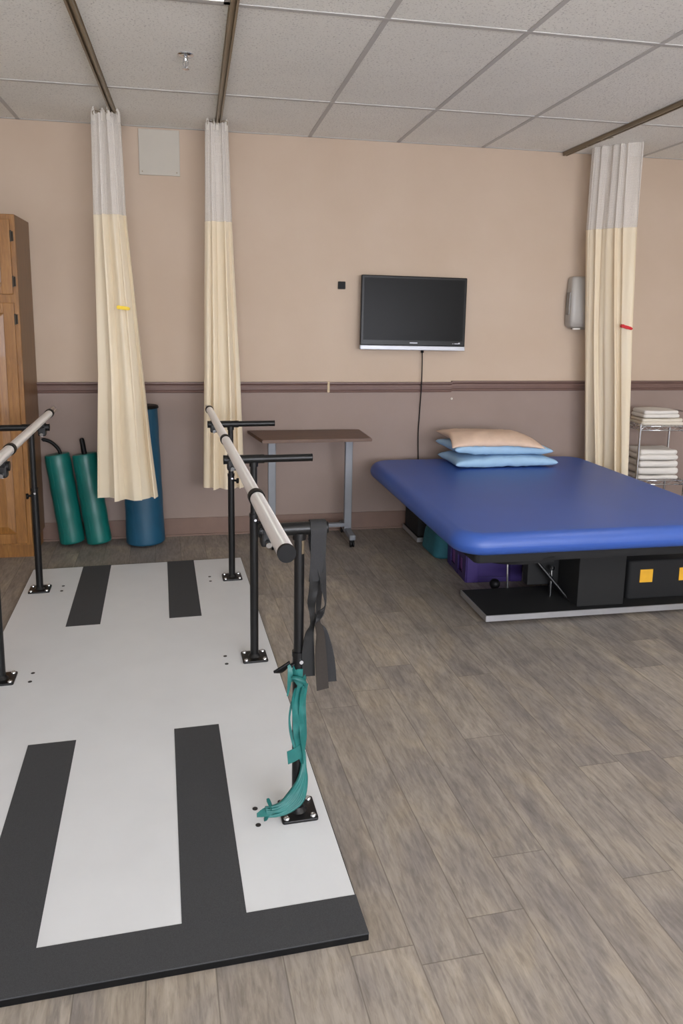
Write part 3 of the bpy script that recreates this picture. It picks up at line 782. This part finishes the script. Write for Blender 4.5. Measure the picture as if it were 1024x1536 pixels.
a, b_ = atY(207, 192), atY(270, 265)
ap = thing('access_panel', 'off-white square panel high on the wall between two curtains', 'wall panel', ((a.x + b_.x) / 2, 0, (a.z + b_.z) / 2))
hx, hz = (b_.x - a.x) / 2, (a.z - b_.z) / 2
bm = bmesh.new(); box(bm, -hx, hx, -.012, 0, -hz, hz - .004, .002); obj('cover', bm, 'panel_white', ap)
bm = bmesh.new()
for dx in (-1, 1): cyl(bm, (dx * (hx - .02), -.0135, -hz + .02), (dx * (hx - .02), -.011, -hz + .02), .004, 10)
pieces('screw', bm, 'bronze', ap)
# small plastic hook mark on lower wall
a = atY(677, 598)
bm = bmesh.new(); tube(bm, [(a.x, -.001, a.z), (a.x, -.006, a.z)], [.009, .007], 16)
tag(obj('wall_anchor', bm, 'grommet'), 'tiny white screw anchor in the wall above the pillows', 'wall anchor')

# ------------------------------------------------------------------ sprinkler
sp = thing('fire_sprinkler', 'small metal fire sprinkler head hanging from a ceiling tile', 'sprinkler', (-.556, -1.44, H))
bm = bmesh.new(); lathe_z(bm, [(0, .005), (.036, .004), (.038, -.001), (.030, -.007), (.012, -.010), (0, -.010)], seg=28); obj('escutcheon', bm, 'chrome', sp, auto=40)
bm = bmesh.new(); lathe_z(bm, [(.010, -.008), (.010, -.024), (.008, -.028), (0, -.028)], seg=16)
for sx_ in (-1, 1): tube(bm, catmull([(sx_ * .008, 0, -.024), (sx_ * .012, 0, -.038), (sx_ * .007, 0, -.052), (0, 0, -.060)], 4), .0024, 8)
cyl(bm, (0, 0, -.028), (0, 0, -.056), .003, 8); obj('frame', bm, 'chrome', sp, auto=50)
bm = bmesh.new(); lathe_z(bm, [(0, -.058), (.008, -.059), (.016, -.061), (.016, -.063), (0, -.064)], seg=20); obj('deflector', bm, 'chrome', sp, auto=40)

# ------------------------------------------------------------------ paper towel dispenser
dp = thing('towel_dispenser', 'warm grey paper towel dispenser on the wall behind the right curtain', 'towel dispenser', (2.300, 0, 1.675))
dp.scale = (.92, .60, 1.0)
def rloft(bm, secs, n=6):
    rings = []
    for (w_, d_, z, yo, c) in secs:
        rings.append([bm.verts.new((x, y + yo - d_ / 2, z)) for x, y in rring(w_, d_, c, n)])
    for i in range(len(rings) - 1):
        N = len(rings[0])
        for k in range(N): bm.faces.new((rings[i][k], rings[i][(k + 1) % N], rings[i + 1][(k + 1) % N], rings[i + 1][k]))
    bm.faces.new(rings[0]); bm.faces.new(rings[-1])
bm = bmesh.new(); rloft(bm, [(.24, .12, -.185, 0, .03), (.285, .165, -.170, 0, .035), (.30, .19, -.13, 0, .04), (.295, .17, .05, 0, .04), (.28, .145, .165, 0, .035), (.265, .13, .180, 0, .03), (.22, .09, .187, 0, .03)])
obj('cover', bm, 'disp', dp, auto=50)
bm = bmesh.new(); 
for sx_ in (-1, 1): box(bm, sx_ * .150 - .004, sx_ * .150 + .004, -.13, -.05, -.09, .07, .003)
pieces('side_window', bm, 'disp_dark', dp)
bm = bmesh.new(); box(bm, -.09, .09, -.12, -.03, -.197, -.183, .003); obj('slot', bm, 'disp_dark', dp)
bm = bmesh.new(); box(bm, -.115, -.055, -.155, -.150 + .03, -.198, -.186, .002); obj('paper_tip', bm, 'towel', dp)

# ------------------------------------------------------------------ rolls by the cabinet
def roll(px_top, px_bot, Yt, Yb, rad, h, label, name='bolster'):
    pass
def leaning(label, mat, rad, bot, top, name, cat, group=None, rtop=None):
    """cylinder from bot to top (centres of end faces) with softly rounded rims"""
    bot, top = Vector(bot), Vector(top); L = (top - bot).length; d = (top - bot).normalized()
    q = Vector((0, 0, 1)).rotation_difference(d)
    low = min(0, -rad * math.sqrt(max(0, 1 - d.z ** 2)))
    root = thing(name, label, cat, bot, 0, group); root.rotation_euler = q.to_euler()
    rt = rtop or rad
    bm = bmesh.new(); prof = [(0, 0), (rad * .8, 0)] + [(rad - .014 + .014 * math.sin(a), .014 - .014 * math.cos(a)) for a in (.3, .7, 1.1, PI / 2)]
    prof += [(rad + (rt - rad) * t + .0012 * math.sin(t * 23), .014 + (L - .024) * t) for t in [k / 14 for k in range(15)]]
    prof += [(rt - .004, L - .002), (rt - .012, L), (0, L - .003)]
    lathe_z(bm, prof, seg=44); obj('roll', bm, mat, root, auto=55)
    bm = bmesh.new(); tube(bm, [(rad * math.cos(PI * 1.35) + 0, rad * math.sin(PI * 1.35), .02), (rt * math.cos(PI * 1.35), rt * math.sin(PI * 1.35), L - .015)], .0016, 6); obj('seam', bm, mat, root)
    return root, L
YG = -.11
g1, L1 = leaning('green vinyl bolster leaning right beside the oak cabinet, with a bent black strap', 'teal_vinyl', .080, (-1.362, -.135, .024), (-1.443, -.100, .622), 'bolster', 'bolster', 'green bolsters on the floor')
g2, L2 = leaning('green vinyl bolster with a straight black stick handle, next to the left curtain', 'teal_vinyl', .080, (-1.188, -.150, .020), (-1.268, -.105, .622), 'bolster', 'bolster', 'green bolsters on the floor')
b = bmesh.new(); tube(b, catmull([(.025, 0, L1 - .03), (.015, 0, L1 + .03), (-.02, 0, L1 + .08), (-.06, -.005, L1 + .105), (-.075, -.005, L1 + .102)], 5), [.009] * 20 + [.004], 12, flat=1.3); obj('strap', b, 'black_plastic', g1, smooth=True)
b = bmesh.new(); tube(b, [(0, 0, L2 - .02), (-.001, 0, L2 + .085), (-.002, 0, L2 + .10), (-.002, 0, L2 + .105)], [.017, .016, .014, .006], 20); obj('stick', b, 'black_plastic', g2, auto=50)
b3, L3 = leaning('tall dark blue vinyl roll with a black top standing behind the left curtain', 'blue_vinyl', .128, (-.885, -.150, .012), (-.905, -.135, .940), 'tall_bolster', 'bolster', None, .118)
b = bmesh.new(); lathe_z(b, [(0, .006), (.110, .006), (.122, .002), (.126, -.008), (.126, -.014), (.119, -.015)], (0, 0, L3), 40); obj('top_cap', b, 'black_plastic', b3, auto=50)

# ------------------------------------------------------------------ blue treatment table
BXC, BW, BY0, BY1 = 1.455, 1.62, -2.07, -.145
bed = thing('treatment_table', 'wide royal blue padded therapy table on a black pedestal base', 'treatment table', (BXC, (BY0 + BY1) / 2, 0))
bl = BY1 - BY0
bm = bmesh.new(); rslab(bm, BW, bl,   .445, .553, .16, .060, .048, n=14, m=10)
obj('padded_top', bm, 'pad', bed, auto=60)
fx = BW / 2 - .055; fy = bl / 2 - .06
bm = bmesh.new(); rslab(bm, 2 * fx - .10, 2 * fy, .398, .446, .03, .004, .004, n=8, m=2); obj('deck', bm, 'black_foam', bed, auto=40)
def plate(x0, x1, y0, y1, z, nm):
    b = bmesh.new(); box(b, x0, x1, y0, y1, z - .008, z, .002); o_ = obj(nm, b, 'black_carpet', bed)
    b = bmesh.new(); t = .006; zz0 = z - .030
    for q in ((x0 - t, x1 + t, y0 - t, y0), (x0 - t, x0, y0, y1), (x1, x1 + t, y0, y1)): box(b, q[0], q[1], q[2], q[3], zz0, z + .001)
    tr = obj('metal_edge', b, 'alu', o_)
    b = bmesh.new()
    for sx_ in (x0 + .10, x1 - .1):
        for sy_ in (y0 + .06, y1 - .06): cyl(b, (sx_, sy_, 0), (sx_, sy_, z - .008), .02, 16)
    box(b, x0 + .03, x1 - .03, y0 + .02, y1 - .02, .010, z - .009); obj('underframe', b, 'black_plastic', o_)
mid = (BY0 + BY1) / 2
L_ = lambda y: y - mid
X_ = lambda x: x - BXC
plate(X_(.905), X_(2.20), L_(-1.815), L_(-1.445), .048, 'base_plate')
plate(X_(.955), X_(2.03), L_(-.440), L_(-.075), .048, 'base_plate')
def ped(x0, x1, y0, y1, nm='pedestal'):
    b = bmesh.new(); box(b, X_(x0), X_(x1), L_(y0), L_(y1), .048, .399, .004); obj(nm, b, 'black_carpet', bed)
ped(1.425, 1.695, -1.775, -1.40); ped(.965, 1.98, -.40, -.085)
b = bmesh.new(); box(b, X_(1.24), X_(1.424), L_(-1.56), L_(-1.50), .10, .398, .004); obj('motor_housing', b, 'black_carpet', bed)
b = bmesh.new(); box(b, X_(1.25), X_(1.85), L_(-1.39), L_(-1.34), .20, .398, .003); box(b, X_(1.30), X_(1.85), L_(-1.34), L_(-.36), .30, .350, .003); obj('lift_frame', b, 'black_metal', bed)
b = bmesh.new()
cyl(b, (X_(1.17), L_(-1.46), .05), (X_(1.165), L_(-1.44), .395), .006, 10); cyl(b, (X_(1.36), L_(-1.60), .05), (X_(1.36), L_(-1.60), .20), .008, 10)
cyl(b, (X_(1.25), L_(-1.52), .30), (X_(1.285), L_(-1.53), .30), .014, 12); lathe_z(b, [(0, 0), (.012, .002), (.016, .014), (.010, .026), (0, .028)], (X_(1.36), L_(-1.60), .195), 12)
cyl(b, (X_(1.23), L_(-1.50), .23), (X_(1.28), L_(-1.52), .17), .010, 10)
pieces('lift_rod', b, 'chrome', bed, auto=40)
b = bmesh.new(); cyl(b, (X_(1.16), L_(-1.52), .390), (X_(1.43), L_(-1.66), .055), .010, 12); obj('lift_strut', b, 'black_metal', bed, auto=40)
b = bmesh.new(); lathe_z(b, [(0, 0), (.02, .002), (.030, .02), (.030, .036), (.018, .052), (0, .055)], (X_(1.12), L_(-1.40), .03), 20); cyl(b, (X_(1.12), L_(-1.40), 0), (X_(1.12), L_(-1.40), .034), .012, 10); obj('foot_pedal', b, 'black_plastic', bed, auto=60)
# sagging strap below deck at the corner
b = bmesh.new()
ribbon(b, [(Vector((X_(.80), L_(-1.20), .415)), Vector((0, 0, .012))), (Vector((X_(.79), L_(-1.60), .395)), Vector((0, 0, .012))), (Vector((X_(.83), L_(-1.86), .380)), Vector((0, 0, .012))), (Vector((X_(.96), L_(-1.975), .385)), Vector((0, 0, .012))), (Vector((X_(1.15), L_(-2.015), .405)), Vector((0, 0, .012)))], .006, 6)
obj('hanging_edge_strap', b, 'black_plastic', bed, auto=60)

# ---- storage under the table
sc = thing('foam_storage_block', 'black foam block with two yellow square tags lying on the table base', 'foam block', (1.98, -1.60, .0485))
b = bmesh.new(); rslab(b, .25, .46, -.115, .115, .02, .008, .008, n=5, m=4)
bm = bmesh.new(); rslab(bm, .46, .24, 0, .218, .02, .012, .008, n=5, m=4); b.free(); obj('block', bm, 'black_foam', sc, auto=50)
for x in (-.125, .112):
    b = bmesh.new(); box(b, x - .038, x + .038, -.1235, -.1195, .095, .168, .001); obj('square_tag', b, 'yellow', sc)
cr = thing('storage_crate', 'purple plastic crate pushed under the blue table beside the teal bag', 'crate', (1.20, -1.03, 0), math.radians(-3))
def crate(parent, w_, d_, h_, mat):
    b = bmesh.new(); t = .008
    def side(p0, p1, nrm):
        pass
    box(b, -w_ / 2, w_ / 2, -d_ / 2, d_ / 2, .0, .012, .003)
    for sy_ in (-1, 1):
        y = sy_ * d_ / 2
        box(b, -w_ / 2, w_ / 2, y - t / 2, y + t / 2, h_ * .42, h_, .002); box(b, -w_ / 2, -w_ / 2 + .07, y - t / 2 - .004, y + t / 2 + .004, 0, h_, .004); box(b, w_ / 2 - .07, w_ / 2, y - t / 2 - .004, y + t / 2 + .004, 0, h_, .004)
        box(b, -w_ / 2 + .07, w_ / 2 - .07, y - t / 2, y + t / 2, 0, h_ * .16, .002)
        box(b, -w_ / 2 + .07, w_ / 2 - .07, y - .002 - sy_ * .012, y + .002 - sy_ * .012, h_ * .1, h_ * .5)
    for sx_ in (-1, 1):
        x = sx_ * w_ / 2
        box(b, x - t / 2, x + t / 2, -d_ / 2, d_ / 2, h_ * .62, h_, .002); box(b, x - t / 2, x + t / 2, -d_ / 2, d_ / 2, 0, h_ * .18, .002)
        for y0, y1 in ((-d_ / 2, -d_ / 2 + .07), (d_ / 2 - .07, d_ / 2), (-.03, .03)): box(b, x - t / 2 - .002, x + t / 2 + .002, y0, y1, 0, h_, .003)
    obj('bin', b, mat, parent)
    b = bmesh.new()
    for q in ((-w_ / 2 - .012, w_ / 2 + .012, -d_ / 2 - .012, -d_ / 2 + .006), (-w_ / 2 - .012, w_ / 2 + .012, d_ / 2 - .006, d_ / 2 + .012), (-w_ / 2 - .012, -w_ / 2 + .006, -d_ / 2, d_ / 2), (w_ / 2 - .006, w_ / 2 + .012, -d_ / 2, d_ / 2)): box(b, q[0], q[1], q[2], q[3], h_ - .02, h_ + .002, .004)
    obj('rim', b, mat, parent)
crate(cr, .34, .38, .20, 'purple')
c2 = thing('folded_mat', 'lilac folded pad lying in the purple crate under the table', 'pad', (1.19, -1.03, .0125))
bm = bmesh.new(); rslab(bm, .29, .32, 0, .118, .03, .02, .02, n=5, m=4); rslab(bm, .28, .31, .12, .225, .03, .02, .02, n=5, m=4); obj('pad', bm, 'lilac', c2, auto=60)
bm = bmesh.new(); rslab(bm, .30, .34, 0, .19, .08, .06, .04, n=8, m=6)
for v in bm.verts:
    n_ = noise.noise(Vector((v.co.x * 9, v.co.y * 9, v.co.z * 9))); v.co += Vector((n_ * .02, n_ * .015, noise.noise(v.co * 7 + Vector((5, 0, 0))) * .012 * (v.co.z / .19)))
    v.co.x *= 1 - .22 * v.co.z / .19
tb_ = obj('cloth_bag', bm, 'tealbag', auto=60); tb_.location = (1.10, -.645, 0.004)
tag(tb_, 'slumped dark teal cloth bag on the floor under the blue table', 'bag')

# ------------------------------------------------------------------ pillows
def pillow(name, w_, d_, t_, loc, rz, mat, label, sag=None, seed=0, peak=.5, edge=0):
    bm = bmesh.new(); NU, NV = 56, 36; g = {}
    for s_ in (1, -1):
        for i in range(NU + 1):
            for j in range(NV + 1):
                u_, v_ = -1 + 2 * i / NU, -1 + 2 * j / NV
                border = i in (0, NU) or j in (0, NV)
                if s_ == -1 and border: g[(s_, i, j)] = g[(1, i, j)]; continue
                x = u_ * w_ / 2 * (1 - .075 * (1 - v_ * v_) * abs(u_) ** 3); y = v_ * d_ / 2 * (1 - .12 * (1 - u_ * u_) * abs(v_) ** 3)
                hgt = ((1 - abs(u_) ** 3.2) * (1 - abs(v_) ** 2.6)) ** peak
                wr = abs(noise.noise(Vector((x * 26 + seed, y * 7, s_ * 2)))) * -.014 * abs(v_) ** 3 + noise.noise(Vector((x * 9 + seed, y * 5, s_ * 3))) * .010 + noise.noise(Vector((x * 30 + seed, y * 10, s_))) * .009 * (1.3 - hgt)
                z = t_ / 2 * hgt * s_ + wr * hgt * s_
                if border: z = 0
                if s_ == -1: z = max(z, -t_ / 2 * .8)
                if sag: z += sag(u_, v_)
                g[(s_, i, j)] = bm.verts.new((x, y, z))
        for i in range(NU):
            for j in range(NV):
                q = [g[(s_, i, j)], g[(s_, i + 1, j)], g[(s_, i + 1, j + 1)], g[(s_, i, j + 1)]]
                bm.faces.new(q)
    o_ = obj(name, bm, mat, smooth=True); o_.location = loc; o_.rotation_euler = (0, 0, rz)
    tag(o_, label, 'pillow', 'pillows stacked on the blue table'); return o_
pz = .556
px_, py_ = 1.505, -.385
pillow('pillow', .74, .40, .088, (px_ + .012, py_ - .02, pz + .038), math.radians(0), 'blue_sheet', 'light blue pillow at the bottom of the stack, resting on the blue table', lambda u, v: -.006 * u * u, 1, .30)
pillow('pillow', .72, .40, .090, (px_ - .008, py_ + .0, pz + .117), math.radians(1.5), 'blue_sheet', 'light blue pillow in the middle of the stack, under the peach one', lambda u, v: .012 * (1 if u < 0 else .2) * abs(u) ** 2 - .014 * max(0, u) ** 2, 9, .32)
pillow('pillow', .66, .42, .080, (px_ - .045, py_ - .005, pz + .190), math.radians(-2), 'peach_sheet', 'peach coloured pillow on top of the stack', lambda u, v: -.030 * abs(v) ** 2 * (1 if v < 0 else .2) - .030 * max(0, u) ** 2 + .012 * max(0, -u) ** 2 - .03 * max(0, -u) ** 3 * max(0, -v) ** 2, 17, .5)

# ------------------------------------------------------------------ wire cart with towels
ct = thing('wire_cart', 'small chrome wire shelf cart standing right of the curtain behind the table', 'wire shelf', (2.83, -.25, 0), math.radians(-6))
cw, cdp = .185, .135
Zs = [.795, .392, .10]
for sx_ in (-1, 1):
    for sy_ in (-1, 1):
        b = bmesh.new(); cyl(b, (sx_ * cw, sy_ * cdp, .06), (sx_ * cw, sy_ * cdp, .812 if sy_ < 0 else .812), .0085, 16)
        ps = obj('post', b, 'chrome', ct, auto=40)
        b = bmesh.new(); tube(b, [(sx_ * cw - .010, sy_ * cdp, .026), (sx_ * cw + .010, sy_ * cdp, .026)], .026, 20); cyl(b, (sx_ * cw, sy_ * cdp, .03), (sx_ * cw, sy_ * cdp, .065), .010, 10); obj('caster', b, 'black_plastic', ps, auto=40)
for z in Zs:
    b = bmesh.new()
    for zz in (z, z - .030):
        for sy_ in (-1, 1): cyl(b, (-cw, sy_ * cdp, zz), (cw, sy_ * cdp, zz), .0042, 8)
        for sx_ in (-1, 1): cyl(b, (sx_ * cw, -cdp, zz), (sx_ * cw, cdp, zz), .0042, 8)
    for sy_ in (-1, 1):
        n_ = 12; tube(b, [(-cw + 2 * cw * k / n_, sy_ * cdp, z - (.003 if k % 2 else .027)) for k in range(n_ + 1)], .0022, 6)
    for sx_ in (-1, 1):
        n_ = 8; tube(b, [(sx_ * cw, -cdp + 2 * cdp * k / n_, z - (.003 if k % 2 else .027)) for k in range(n_ + 1)], .0022, 6)
    for k in range(1, 14): cyl(b, (-cw + 2 * cw * k / 14, -cdp, z + .001), (-cw + 2 * cw * k / 14, cdp, z + .001), .0016, 6)
    obj('wire_shelf', b, 'chrome', ct, smooth=True)
b = bmesh.new(); tube(b, catmull([(cw, -cdp, .80), (cw, -cdp, .86), (cw, -cdp + .03, .885), (cw, 0, .892), (cw, cdp - .03, .885), (cw, cdp, .86), (cw, cdp, .80)], 5), .006, 10); obj('push_handle', b, 'chrome', ct, smooth=True)
def towel(w_, d_, h_, x, y, z, rz, mat, label, group, seed, layers=2):
    bm = bmesh.new()
    for k in range(layers):
        z0 = h_ * k / layers; z1 = h_ * (k + 1) / layers + .001
        b = bmesh.new(); e = (z1 - z0) * .47
        rslab(b, w_ - .012 * (k % 2), d_ - .01 * (k % 2), z0, z1, .02, e, e, n=4, m=5)
        bmesh.ops.triangulate(b, faces=[f for f in b.faces if len(f.verts) > 4]); 
        merge(bm, b)
    bmesh.ops.subdivide_edges(bm, edges=[e for e in bm.edges if e.calc_length() > .06], cuts=3, use_grid_fill=True)
    for v in bm.verts:
        c_ = v.co; n1 = noise.noise(Vector((c_.x * 9 + seed, c_.y * 9, c_.z * 20))); n2 = noise.noise(Vector((c_.x * 7, c_.y * 7 + seed, 3)))
        v.co += Vector((n1 * .009, n1 * .009, n2 * .011 * (c_.z / h_)))
    o_ = obj('folded_towel', bm, mat, auto=70); 
    p_ = Matrix.Translation((2.83, -.25, 0)) @ Matrix.Rotation(math.radians(-6), 4, 'Z') @ Vector((x, y, z))
    o_.location = p_; o_.rotation_euler = (0, 0, rz + math.radians(-6)); tag(o_, label, 'towel', group); return o_
z = .392 + .003
for k, (hh, lab) in enumerate(((.030, 'bottom, thinnest white towel of the stack on the middle cart shelf'), (.048, 'second white towel from the bottom on the middle cart shelf'), (.048, 'third white towel from the bottom on the middle cart shelf'), (.074, 'thick loosely folded white towel on top of the middle shelf stack'))):
    towel(.315 - .004 * k, .225, hh, -.005 - .003 * k, -.005, z, math.radians((0, -1, 1.5, 1)[k]), 'towel', lab, 'white towels on the middle shelf of the wire cart', k * 5, 1 if k < 3 else 2); z += hh + .006
z = .795 + .003
towel(.315, .23, .046, .0, 0, z, math.radians(-1), 'towel2', 'cream white towel lying directly on the top shelf of the wire cart', 'towels on the top shelf of the wire cart', 40, 2)
towel(.28, .20, .056, -.015, -.005, z + .052, math.radians(3), 'towel', 'bright white towel on top of the cream towel on the cart', 'towels on the top shelf of the wire cart', 50, 2)

# ------------------------------------------------------------------ ceiling lights
def troffer(ix, iy, strength, label):
    x0, y1 = TX0 + TILE * ix, ROW1 - 1.22 * iy; x1, y0 = x0 + TILE, y1 - 1.22
    t = thing('ceiling_light', label, 'ceiling light', ((x0 + x1) / 2, (y0 + y1) / 2, H), 0, 'ceiling light panels')
    w_, d_ = TILE / 2 - .014, .61 - .014
    b = bmesh.new()
    for q in ((-w_, w_, -d_, -d_ + .025), (-w_, w_, d_ - .025, d_), (-w_, -w_ + .025, -d_, d_), (w_ - .025, w_, -d_, d_)): box(b, q[0], q[1], q[2], q[3], -.006, .0022)
    obj('frame', b, 'tbar', t)
    b = bmesh.new(); box(b, -w_ + .025, w_ - .025, -d_ + .025, d_ - .025, -.003, .0022); obj('diffuser', b, strength, t)
M['lit'] = emis('added fill diffuser', (255, 249, 241), 9.5)
M['dim'] = emis('dim diffuser', (240, 246, 236), 3.)
troffer(-1, 1, 'dim', 'pale ceiling light panel at the top edge between the two left curtain tracks')
for ix, iy, nm in ((2, 3, 'a'), (5, 3, 'c'), (2, 5, 'd'), (5, 5, 'f'), (4, 1, 'g')):  # panels out of view, added and arranged to light the room
    troffer(ix, iy, 'lit', 'unseen ceiling light panel added behind the viewpoint to light the room' if nm != 'g' else 'unseen ceiling light panel added over the blue table to light the room')

# unseen glowing window, added behind the camera to brighten ceiling and walls
b = bmesh.new()
for q in ((-1.9, -1.84, .8, 2.3), (3.34, 3.4, .8, 2.3), (-1.84, 3.34, .8, .86), (-1.84, 3.34, 2.24, 2.3), (.72, .78, .86, 2.24)): box(b, q[0], q[1], YF, YF + .03, q[2], q[3])
wf = struct(obj('fill_window_1', b, 'fill_window_frame'))
M['fill_glow'] = emis('fill window glow', (242, 245, 255), 18.5)
b = bmesh.new(); box(b, -1.84, 3.34, YF + .002, YF + .008, .86, 2.24); obj('glow_pane', b, 'fill_glow', wf)

# ------------------------------------------------------------------ world + view
w_ = bpy.data.worlds.new('world'); scene.world = w_; w_.use_nodes = True
bg = w_.node_tree.nodes['Background']; bg.inputs[0].default_value = (.6, .65, .7, 1); bg.inputs[1].default_value = .3
vs_ = scene.view_settings
vs_.view_transform = 'Standard'; vs_.look = 'None'; vs_.gamma = 1; vs_.use_curve_mapping = False; vs_.exposure = -0.30
scene.cycles.max_bounces = 10; scene.cycles.diffuse_bounces = 6; scene.cycles.transparent_max_bounces = 24
